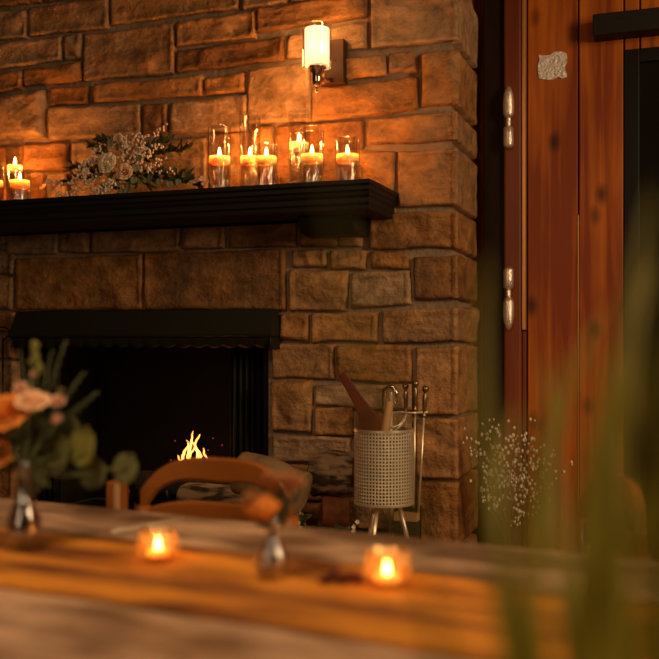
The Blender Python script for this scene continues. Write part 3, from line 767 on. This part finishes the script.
# ---------------------------------------------------------------- perforated bucket on legs
by = -.30
bc = wy(384, 470, by); dp = (bc-CAM).dot(FW); br = 29.6*dp/F
bz0, bz1 = wy(384, 508, by-br).z, wy(384, 431.5, by-br).z
bk = empty('perforated_bucket', (bc.x, by, HZ), 0, 'perforated steel cylinder bucket on three legs standing on the hearth', 'bucket')
pm = MB(); NC, NR = 56, 21; z0, z1 = bz0-HZ, bz1-HZ; ch = (z1-z0-.012)/NR; ca = 2*math.pi/NC
cyl = lambda a, z: Vector((br*math.cos(a), br*math.sin(a), z))
for i in range(NC):
    for j in range(NR):
        a0, a1, c0_, c1_ = i*ca, (i+1)*ca, z0+.006+j*ch, z0+.006+(j+1)*ch; m_ = .205
        O = [(a0, c0_), (a1, c0_), (a1, c1_), (a0, c1_)]; I = [(a0+ca*m_, c0_+ch*m_), (a1-ca*m_, c0_+ch*m_), (a1-ca*m_, c1_-ch*m_), (a0+ca*m_, c1_-ch*m_)]
        pm.add([cyl(*q) for q in O+I], [(0, 1, 5, 4), (1, 2, 6, 5), (2, 3, 7, 6), (3, 0, 4, 7)])
pm.build('perforated_wall', M['steel'], bk, True, solid=.0016)
rim = MB()
for z_ in (z0+.003, z1-.003): MB().lathe([(br-.003, z_-.004), (br+.003, z_-.004), (br+.003, z_+.004), (br-.003, z_+.004), (br-.003, z_-.004)], 48).build('rim', M['steel'], bk, 'auto')
MB().lathe([(br-.010, z0+.004), (br-.010, z1-.02)], 40).build('shade_sleeve', M['char'], bk, True, solid=.001)  # added dark sleeve standing in for the shade behind the holes
MB().lathe([(br-.002, z0), (br-.002, z0+.003)], 40, (0, 0, 0), True, True).build('bottom_plate', M['steel'], bk, False)
for a in (-100, -215, 25):
    x_, y_ = math.cos(rad(a))*.05, math.sin(rad(a))*.05
    MB().tube([(x_, y_, z0), (x_*2.0, y_*2.0, 0.0)], .008, 12).build('leg', M['steel'], bk)
# things in the bucket
pd = wy(365, 431, by); r0 = empty('bellows', (bk.location.x-.03, by, HZ+z0+.004), 0, 'dark red wooden handle of bellows leaning out of the bucket', 'bellows')
pts = [(337.5, 375, 345, 372), (346, 390, 353, 383), (353, 403, 362, 396), (358, 416, 374, 411), (359, 432, 384, 424), (364, 460, 390, 455), (372, 495, 386, 495)]
ring = [[wy(a, b, by-.0), wy(c, d, by-.0), wy(c, d, by+.02), wy(a, b, by+.02)] for a, b, c, d in pts]
MB().loft([[q-r0.location for q in rg] for rg in ring]).build('handle', M['redhandle'], r0, False, bevel=.004)
bl = MB(); bl.loft([[q-r0.location+Vector((0, .028, 0)) for q in rg] for rg in ring[3:]]).build('back_board', M['redhandle'], r0, False, bevel=.004)
a, b = wy(376, 480, by-.05), wy(390, 401, by-.05)
o = MB().tube([Vector((0, 0, 0)), (b-a)*.5+Vector((.002, 0, 0)), (b-a)*.96, b-a], [.0145, .0145, .0135, .010], 10).build('wooden_stick', M['stick'], None); o.location = a
tag(o, 'pale wooden stick standing in the perforated bucket', 'stick')
wr = MB(); a = wy(398, 432, by-.01)
for k in range(3):
    wr.tube([Vector((.024*math.cos(t)+.01*k-.01, .02*math.sin(t*1.3), -.10+.155*t/5.5*(1 if k else .9)+.012*math.sin(2*t+k))) for t in [i*.35 for i in range(17)]], .0016, 6)
o = wr.build('wire_coil', M['steel'], None); o.location = a; tag(o, 'loose steel wire coil curling at the top of the bucket', 'wire')

# ---------------------------------------------------------------- fireplace tools
ty = -.13
tc_ = wy(408, 500, ty); ts = empty('fire_tool_stand', (tc_.x, ty, HZ), 0, 'iron stand for fire tools behind the perforated bucket', 'tool stand')
L_ = lambda u, v, y=ty: wy(u, v, y)-ts.location
MB().box(-.11, .11, -.08, .08, 0, .015).build('base', M['iron'], ts, False, bevel=.003)
ptop = L_(391, 392)
MB().tube([(ptop.x, 0, .015), (ptop.x, 0, ptop.z)], .007, 12).build('pole', M['steel'], ts)
lo = MB(); lo.tube([L_(384, 414), L_(383.5, 400), L_(384.5, 390), L_(389, 386.5), L_(394, 387.5), L_(396.5, 393), L_(396, 403)], [.005, .007, .009, .008, .008, .007, .005], 12)
lo.build('loop_handle', M['nickel'], ts)
MB().tube([L_(384, 414), L_(400, 412), L_(412, 413), L_(428, 412)], .004, 8).build('hanger_bar', M['steel'], ts)
def tool(name, u, v, dv, u2, v2, y, label, tip):
    a = wy(u, v, y); b = wy(u2, v2, y); root = empty(name, (b.x, y, b.z), 0, label, 'fire tool'); q = a-root.location
    h = MB(); h.ball(q, .0125, 14, 10)
    ln = q.normalized(); 
    prof_ = [(.004, .010), (.006, .018), (.009, .03), (.0085, .05), (.006, .075), (.0045, .085), (.008, .09), (.008, .097), (.004, .10)]
    pts_ = [q-ln*k for r, k in prof_]; h.tube(pts_, [r for r, k in prof_], 12); h.build('handle', M['bronze'], root)
    MB().tube([q-ln*.095, Vector((0, 0, 0))], .0042, 8).build('shaft', M['steel'], root)
    if tip == 'broom':
        MB().box(-.085, .0, -.02, .02, -.032, -.004).build('broom_head', M['stick'], root, False, bevel=.002)
        bb = MB()
        for i in range(16):
            for j in range(4): x_ = -.082+i*.0053; y2 = -.017+j*.011; bb.tube([(x_, y2, -.03), (x_+R.uniform(-.004, .004), y2+R.uniform(-.003, .003), -.115)], .0022, 4)
        bb.build('bristles', M['bristle'], root)
    elif tip == 'poker':
        MB().tube([(0, 0, 0), (0, 0, -.09), (.0, -.0, -.11)], [.0042, .0042, .001], 8).build('poker_tip', M['iron'], root)
    else:
        MB().box(-.05, .05, -.004, .004, -.13, 0).build('shovel_blade', M['iron'], root, False, bevel=.002)
tool('hearth_broom', 425.5, 389, 0, 418.5, 512, ty-.055, 'hearth broom with pale wooden head, rightmost ball handled fire tool', 'broom')
tool('fire_poker', 415.5, 383.5, 0, 413.5, 508, ty+.02, 'ball handled fire poker whose knob stands highest', 'poker')
tool('fire_shovel', 405.5, 386.5, 0, 408, 505, ty+.04, 'ball handled fire shovel nearest the bucket', 'shovel')
# hanging hook tool at far left
a, b = wy(3.5, 333, -.07), wy(2.5, 420, -.07)
hk = empty('hanging_poker', (a.x, -.05, a.z), 0, 'thin black iron poker hanging left of the fireplace hood', 'fire tool')
MB().tube([wy(u, v, -.07)-hk.location for u, v in ((-4, 331), (0, 327), (5, 327), (8.5, 330), (8.5, 335), (5, 339), (3, 342))], .0035, 8).build('hook', M['iron'], hk)
MB().tube([wy(3, 338, -.07)-hk.location, wy(2.5, 470, -.07)-hk.location], .0042, 8).build('shaft', M['iron'], hk)

# ---------------------------------------------------------------- dried flowers by the pine wall
vb = at(512, 556, 3.55); vb.z = 0
dv = empty('dried_flower_vase', vb, 0, 'tall vase of dried stems with tiny white buds beside the pine boards', 'flowers')
MB().lathe([(.06, 0), (.09, .05), (.10, .2), (.07, .33), (.05, .38), (.055, .40), (.048, .40), (.045, .37)], 24, (0, 0, 0), True).build('vase', M['planter'], dv)
tips = [(462,425),(467,446),(476,432),(484,424),(488,418),(493,436),(497,430),(500,428),(507,420),(512,436),(519,428),(522,434),(533,424),(536,420),(539,432),(541,448),(536,460),(556,455),(562,449),(572,464),(470,480),(478,490),(530,470),(527,500),(520,515),(515,452),(505,455),(490,460),(482,470),(548,500)]
for i, (u, v) in enumerate(tips):
    dd = 3.50+R.uniform(-.10, .10); t = at(u, v, dd)-vb; base = Vector((R.uniform(-.02, .02), R.uniform(-.02, .02), .40))
    mdl = base.lerp(t, .55)+Vector(((base.x-t.x)*.25, 0, .03)); s1_ = MB(); b1 = MB()
    pts = [base*(1-k)**2+mdl*2*k*(1-k)+t*k*k for k in [j/8 for j in range(9)]]
    s1_.tube(pts, .0012, 4)
    for j in range(12):
        k = R.uniform(.45, 1)*8; ia = min(int(k), 7); p = pts[ia].lerp(pts[ia+1], k-ia); q = p+Vector((R.uniform(-.018, .018), R.uniform(-.018, .018), R.uniform(-.003, .022)))
        s1_.tube([p, q], .0006, 4); b1.ball(q, .0046*R.uniform(.7, 1.2), 6, 5, (1, 1, 1.35))
    so = s1_.build('dried_stem', M['stem'], dv); b1.build('buds', M['berry'], so)

# ---------------------------------------------------------------- table
TZ = .75; TA = rad(-7.5)
O = wz(36, 501, TZ); 
TD = Vector((math.cos(TA), math.sin(TA), 0)); TN = Vector((-math.sin(TA), math.cos(TA), 0))
table = empty('dining_table', (O.x, O.y, 0), TA, 'long weathered wooden dining table in the foreground under the runner', 'table')
tt = MB(); 
for k in range(6):
    ya, yb_ = -1.04+k*.1733, -1.04+(k+1)*.1733-.0012; tt.box(-.95, 1.85, ya, yb_, TZ-.04, TZ)
tt.build('tabletop', M['tabletop'], table, False, bevel=.002)
MB().box(-.85, 1.75, -.94, -.10, TZ-.12, TZ-.04).build('apron', M['tabletop'], table, False)
for x_ in (-.82, 1.72):
    for y_ in (-.90, -.14): MB().box(x_-.04, x_+.04, y_-.04, y_+.04, 0, TZ-.12).build('leg', M['tabletop'], table, False, bevel=.004)
tb = lambda u, v: wz(u, v, TZ)
rn = MB()
RUN0 = -.70; RUN1 = -.335
def rf(u, v):
    x = -.93+2.76*u; y = RUN0+(RUN1-RUN0)*v; ed = .014*noise.noise(Vector((x*3, v*.2, 5)))+.008*noise.noise(Vector((x*14, v, 9)))
    y += ed*(1 if v > .5 else -1)+.012*noise.noise(Vector((x*2, 0, 1)))
    h = .004+.016*max(0, noise.noise(Vector((x*1.6+y*2, y*26, 2)))+.25)+.004*max(0, noise.noise(Vector((x*7, y*40, 7))))
    return Vector((x, y, h if 0 < v < 1 else .0015))
rn.grid(rf, 240, 40)
o = rn.build('table_runner', M['runner'], None, True, solid=.0012); o.location = (O.x, O.y, TZ+.001); o.rotation_euler = (0, 0, TA)
tag(o, 'crinkled ochre gauze runner laid along the wooden table', 'table runner')

# ---------------------------------------------------------------- chairs
def make_chair(label):
    c = empty('dining_chair', (0, 0, 0), 0, label, 'chair', 'wooden chairs at the table')
    w_ = .43; m = M['chair']
    # local: back at y=0 (towards the fire), seat towards -y, z up
    def arch(zt_, zs, th, wd, ya, yb_, name, half=w_/2):
        n = 20; rings = []
        for i in range(n+1):
            k = -1+2*i/n; x = half*k; e = abs(k)
            top = zs+(zt_-zs)*(1-e**3.6); bot = top-th*(1-.25*e)
            if e > .8: bot -= .02*(e-.8)/.2
            yy = ya-.03*(1-k*k)*-1
            rings.append([Vector((x, yy, bot)), Vector((x, yy-wd, bot)), Vector((x, yy-wd, top)), Vector((x, yy, top))])
        MB().loft(rings).build(name, m, c, 'auto', bevel=.006)
    arch(.862, .775, .062, .022, 0, 0, 'crest_rail')
    arch(.752, .725, .050, .018, -.002, 0, 'back_slat', w_/2-.01)
    arch(.62, .60, .05, .018, -.012, 0, 'back_slat', w_/2-.01)
    for s in (-1, 1):
        MB().tube([(s*w_/2*.97, -.012, .735), (s*w_/2*.97, -.01, .62), (s*w_/2*.95, -.04, .45), (s*w_/2*.93, -.0, 0)], [.019, .020, .021, .016], 14).build('leg', m, c)
        MB().tube([(s*.2, -.42, .43), (s*.2, -.42, 0)], [.020, .014], 14).build('leg', m, c)
        MB().tube([(s*.205, -.03, .22), (s*.2, -.42, .22)], .010, 10).build('stretcher', m, c)
    MB().loft([[Vector((x*k, -.02 if y > 0 else -.44-.0, z)) for x, y in ((-.215, 1), (-.225, -1), (.225, -1), (.215, 1))] for k, z in ((.98, .435), (1, .442), (1, .46), (.97, .466))]).build('seat', m, c, False, bevel=.004)
    return c
ch = make_chair('honey-brown wooden chair with curved crest rail facing the fire across the table edge')
cc = at(217, 460, 2.45); ch.location = (cc.x, cc.y, 0); ch.rotation_euler.z = TA+rad(3)
po = at(116, 480, 2.42); b0_ = Vector((po.x, po.y, 0))
# a second chair's pale upright beside it
c2 = copy_tree(ch); c2['label'] = 'wooden chair at the right end of the table, half hidden by grass'
q = at(640, 487, 2.0); c2.location = (q.x-.06, q.y+.12, 0); c2.rotation_euler.z = TA-rad(62)
Mi = Matrix.Rotation(-ch.rotation_euler.z, 3, 'Z'); lp = Mi @ (b0_-Vector((cc.x, cc.y, 0)))
pp = MB(); pp.beam((lp.x-.016, lp.y+.02, .45), (lp.x+.004, lp.y, .812), .034, .044, (0, 1, 0)).build('side_post', M['chair'], ch, False, bevel=.004)
MB().beam((lp.x-.001, lp.y-.002, .47), (lp.x+.019, lp.y-.022, .808), .014, .006, (0, 1, 0)).build('post_edge', M['post'], ch, False, bevel=.001)  # paler strip along one side of the post

# ---------------------------------------------------------------- things on the table
def votive(u, v, r, h, label):
    p = tb(u, v); p.z = TZ+.012
    root = empty('votive_candle', p, 0, label, 'candle', 'votive candles on the runner')
    MB().lathe([(r*.62, 0), (r*.85, .004), (r, h*.35), (r*1.0, h*.6), (r*.86, h*.92), (r*.84, h), (r*.80, h), (r*.82, h*.9), (r*.94, h*.6), (r*.9, h*.3), (r*.6, .008)], 32, (0, 0, 0), True, True).build('glass_cup', M['amber'], root)
    MB().lathe([(.018, .009), (.019, .011), (.019, .019), (.017, .020)], 20, (0, 0, 0), True, True).build('tealight', M['wax'], root, 'auto')
    flame_mb(.6, (0, 0, .020)).build('flame', M['flame'], root)
    point('votive_light', (0, 0, .04), .15, (1, .46, .14), .008, root)
votive(158, 567, .037, .052, 'glowing glass votive candle on the runner near the silver knife')
votive(387, 594, .038, .058, 'glowing glass votive candle on the runner beside dark red petals')
# knife
a, b = wz(110, 533, TZ), wz(183, 519, TZ)
kn = empty('table_knife', (a.x, a.y, TZ+.001), math.atan2(b.y-a.y, b.x-a.x), 'silver table knife lying on the bare wood behind the runner', 'cutlery'); L = (b-a).length
MB().loft([[Vector((x, -w_, 0)), Vector((x, w_, 0)), Vector((x, w_*.7, t)), Vector((x, -w_*.7, t))] for x, w_, t in ((0, .007, .003), (.02, .009, .006), (L*.45, .006, .005), (L*.48, .004, .004))]).build('handle', M['steel'], kn, 'auto')
MB().loft([[Vector((x, -w_, 0)), Vector((x, w_, 0)), Vector((x, w_, t)), Vector((x, -w_, t))] for x, w_, t in ((L*.48, .004, .003), (L*.53, .008, .003), (L*.9, .009, .002), (L, .003, .001))]).build('blade', M['steel'], kn, 'auto')
# dark red petals
for i, (u, v) in enumerate(((327, 590), (333, 586), (338, 589), (343, 591), (350, 588), (357, 590))):
    p = tb(u, v); f = MB(); rose(f, (0, 0, .010), (R.uniform(-.5, .5), -.3, 1), .011, 2)
    o = f.build('fallen_flower', M['darkred'], None, solid=.0006); o.location = p+Vector((0, 0, .006))
    tag(o, 'dark red flower head lying on the runner left of a votive', 'flower', 'dark red flower heads on the runner')
# bud vase with one orange bloom
def vase_mb(h, r, neck, lip): return MB().lathe([(r*.6, 0), (r*.95, .004), (r, h*.18), (r*.95, h*.34), (neck*1.3, h*.55), (neck, h*.68), (neck, h*.9), (lip, h), (lip-.002, h), (neck-.002, h*.9), (neck-.002, h*.68), (r*.9, h*.34), (r*.93, h*.18), (r*.5, .006)], 28, (0, 0, 0), True, True)
p = tb(272, 584); p.z = TZ+.013
bv = empty('bud_vase', p, 0, 'small clear bud vase with a single wilting orange rose on the runner', 'vase')
vase_mb(.095, .028, .011, .015).build('glass_vase', M['glass'], bv)
MB().lathe([(.016, .008), (.025, .012), (.026, .03)], 20, (0, 0, 0), True, True).build('water', M['water'], bv, 'auto')
q = at(272, 530, (p-CAM).dot(FW)); lf = lambda u, v: at(u, v, (p-CAM).dot(FW))-p
st = MB(); st.tube([(0, 0, .02), lf(272, 545), lf(270, 525)], .0022, 6); st.tube([(0, 0, .02), lf(273, 540), lf(286, 490)], .0018, 6); st.tube([(0, 0, .02), lf(274, 540), lf(292, 500)], .0018, 6)
st.build('stem', M['leaf'], bv)
f = MB(); rose(f, lf(264, 512), (-.15, -.1, 1), .030, 4, .1); f.build('orange_rose', M['orange'], bv, solid=.0008)
f = MB(); rose(f, lf(252, 500), (-.6, -.2, .9), .018, 3, .3); f.build('petals', M['wilted'], bv, solid=.0008)
for q_, r_ in ((lf(290, 484), .021), (lf(272, 480), .016)):
    f = MB(); rose(f, q_, (.3, -.2, 1), r_, 3, .5); f.build('wilted_bloom', M['wilted'], bv, solid=.0008)
g = MB()
for (u, v, du, dvv) in ((272, 528, -14, -12), (274, 525, 16, -16), (275, 520, 10, -34), (278, 515, 18, -22), (272, 530, -22, -18), (284, 510, -8, -24)):
    A = lf(u, v); B = lf(u+du, v+dvv); leaf(g, A, B-A, (0, -1, .3), (B-A).length, .016)
g.build('leaves', M['leaf'], bv, solid=.0006)
for (u, v, r) in ((234, 0, 0),): pass

# flower bouquet vase, left
p = tb(24, 556); p.z = TZ+.013; dd = (p-CAM).dot(FW); lf = lambda u, v, o=0: at(u, v, dd+o)-p
fv = empty('flower_vase', p, 0, 'clear glass vase of orange and cream flowers with eucalyptus at left', 'vase')
vase_mb(.165, .032, .013, .019).build('glass_vase', M['glass'], fv)
MB().lathe([(.018, .008), (.029, .012), (.030, .03), (.029, .055), (.020, .085)], 20, (0, 0, 0), True, True).build('water', M['water'], fv, 'auto')
st = MB()
for (u, v) in ((6, 430), (20, 420), (35, 410), (55, 425), (30, 380), (60, 400), (90, 440)):
    st.tube([(R.uniform(-.008, .008), R.uniform(-.008, .008), .01), (R.uniform(-.004, .004), 0, .15), lf(u, v)], .0024, 6)
st.build('stems', M['gstem'], fv)
f = MB(); rose(f, lf(6, 418), (.1, -.6, .8), .042, 5); f.build('orange_ranunculus', M['orange'], fv, solid=.001)
f = MB(); rose(f, lf(0, 452), (.2, -.8, .4), .026, 4); f.build('orange_bloom', M['orange'], fv, solid=.001)
f = MB(); rose(f, lf(33, 404, -.01), (.25, -.45, .9), .026, 4); f.build('cream_bloom', M['peach'], fv, solid=.001)
for (u, v, r, mk) in ((21, 388, .011, 'pink'), (58, 402, .013, 'pink'), (57, 420, .011, 'pink'), (27, 394, .012, 'peach'), (45, 425, .009, 'olive'), (35, 374, .008, 'pink'), (61, 391, .006, 'olive')):
    f = MB(); rose(f, lf(u, v), (R.uniform(-.3, .3), -.7, .7), r, 3, .5); f.build('small_bloom', M[mk], fv, solid=.0008)
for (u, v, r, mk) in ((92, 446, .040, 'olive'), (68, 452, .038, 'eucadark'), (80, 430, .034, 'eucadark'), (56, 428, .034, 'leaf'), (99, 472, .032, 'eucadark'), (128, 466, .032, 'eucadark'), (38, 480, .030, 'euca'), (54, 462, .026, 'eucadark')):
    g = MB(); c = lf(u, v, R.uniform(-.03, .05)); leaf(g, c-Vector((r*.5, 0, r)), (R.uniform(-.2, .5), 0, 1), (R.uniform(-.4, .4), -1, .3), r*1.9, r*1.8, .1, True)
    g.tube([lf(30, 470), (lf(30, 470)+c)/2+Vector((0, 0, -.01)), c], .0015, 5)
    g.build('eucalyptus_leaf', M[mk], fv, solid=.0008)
for (u, v) in ((32, 345), (37, 358), (52, 350), (66, 340), (84, 372), (98, 392), (20, 350), (60, 470), (10, 470), (24, 455), (45, 445), (10, 440)):
    g = MB(); A = lf(32, 450, .03); B = lf(u, v, .05); g.tube([A, (A+B)/2+Vector((0, 0, .01)), B], .0012, 5)
    for i in range(14):
        k = .3+.7*i/14; pq = A.lerp(B, k); dd_ = (B-A).normalized(); sd_ = Vector((1 if i % 2 else -1, R.uniform(-.3, .3), 0))*.5
        leaf(g, pq, dd_+sd_, (0, -1, .2), .020*(1.15-k*.6), .0035)
    g.build('fern_frond', M['leaf'], fv, solid=.0006)
g = MB(); 
for i in range(26): A = lf(20+R.uniform(-22, 24), 450+R.uniform(-18, 22), R.uniform(-.02, .03)); leaf(g, A, (R.uniform(-1, 1), R.uniform(-.6, .2), R.uniform(-.6, 1)), (R.uniform(-.3, .3), -1, .3), .045, .02)
g.build('filler_leaves', M['leaf'], fv, solid=.0006)
for (u, v) in ((36, 350), (34, 362), (38, 372)):
    g = MB(); c = lf(u, v, -.02)
    for k in range(4): g.ball(c+Vector((R.uniform(-.006, .006), 0, k*.004)), .006, 8, 6)
    g.build('green_bud', M['olive'], fv)
# second glass at the very left edge
p = tb(-16, 553); p.z = TZ+.013
v2 = empty('bud_vase', p, 0, 'slim clear bud vase at the left edge of the table', 'vase')
vase_mb(.15, .024, .011, .015).build('glass_vase', M['glass'], v2)
MB().tube([(0, 0, .01), (.002, 0, .09), (-.01, 0, .19)], .0025, 6).build('stem', M['gstem'], v2)
f = MB(); rose(f, (-.012, 0, .20), (-.2, -.5, 1), .02, 3); f.build('bloom', M['orange'], v2, solid=.0008)

# ---------------------------------------------------------------- foreground grass
gb = at(700, 600, .58); gb.z = 0
gp_ = empty('ornamental_grass', gb, 0, 'tall blurred ornamental grass with broad green blades in the right foreground', 'plant')
MB().lathe([(.09, 0), (.10, .02), (.12, .60), (.13, .60), (.13, .63), (.115, .63), (.11, .60)], 32, (0, 0, 0), True, True).build('planter', M['planter'], gp_)
blades = [ # control points (u, v, depth), width m
 ((640, 780, .60), (478, 640, .70), (478, 520, .74), (520, 400, .80), .016),
 ((650, 780, .60), (492, 660, .62), (470, 480, .66), (486, 250, .72), .014),
 ((660, 780, .60), (560, 640, .62), (575, 470, .66), (660, 250, .72), .026),
 ((640, 780, .60), (470, 660, .54), (500, 480, .54), (600, 330, .58), .015),
 ((650, 780, .60), (500, 680, .50), (590, 520, .50), (680, 300, .52), .016),
 ((670, 780, .60), (540, 660, .70), (560, 500, .76), (545, 350, .85), .014),
 ((690, 790, .58), (600, 660, .52), (640, 520, .50), (700, 380, .50), .015),
 ((700, 790, .58), (650, 660, .50), (655, 520, .46), (690, 330, .45), .014),
 ((660, 790, .60), (520, 700, .56), (600, 560, .54), (690, 440, .54), .015),
 ((650, 790, .62), (480, 690, .80), (540, 420, .86), (610, 300, .92), .012),
 ((640, 790, .60), (450, 640, .50), (360, 420, .46), (330, 165, .44), .0065),
 ((690, 790, .58), (620, 640, .60), (600, 430, .64), (655, 180, .70), .018)]
for cps in blades:
    W0 = cps[-1]; c = [at(*q)-gb for q in cps[:-1]]; c[0] = Vector((R.uniform(-.05, .05), R.uniform(-.05, .05), .60))
    def bz(t): return c[0]*(1-t)**3+c[1]*3*t*(1-t)**2+c[2]*3*t*t*(1-t)+c[3]*t**3
    def bf(u, v):
        t = v; q = bz(t); d = (bz(min(1, t+.01))-bz(max(0, t-.01))).normalized(); s_ = d.cross(FW).normalized()
        w_ = W0*(1-t**2.2)**.7*(.6+.4*min(1, t*4)); return q+s_*(u-.5)*w_+FW*abs(u-.5)*w_*.6
    g = MB(); g.grid(bf, 4, 26); g.build('grass_blade', M['blade'], gp_, solid=.0008)
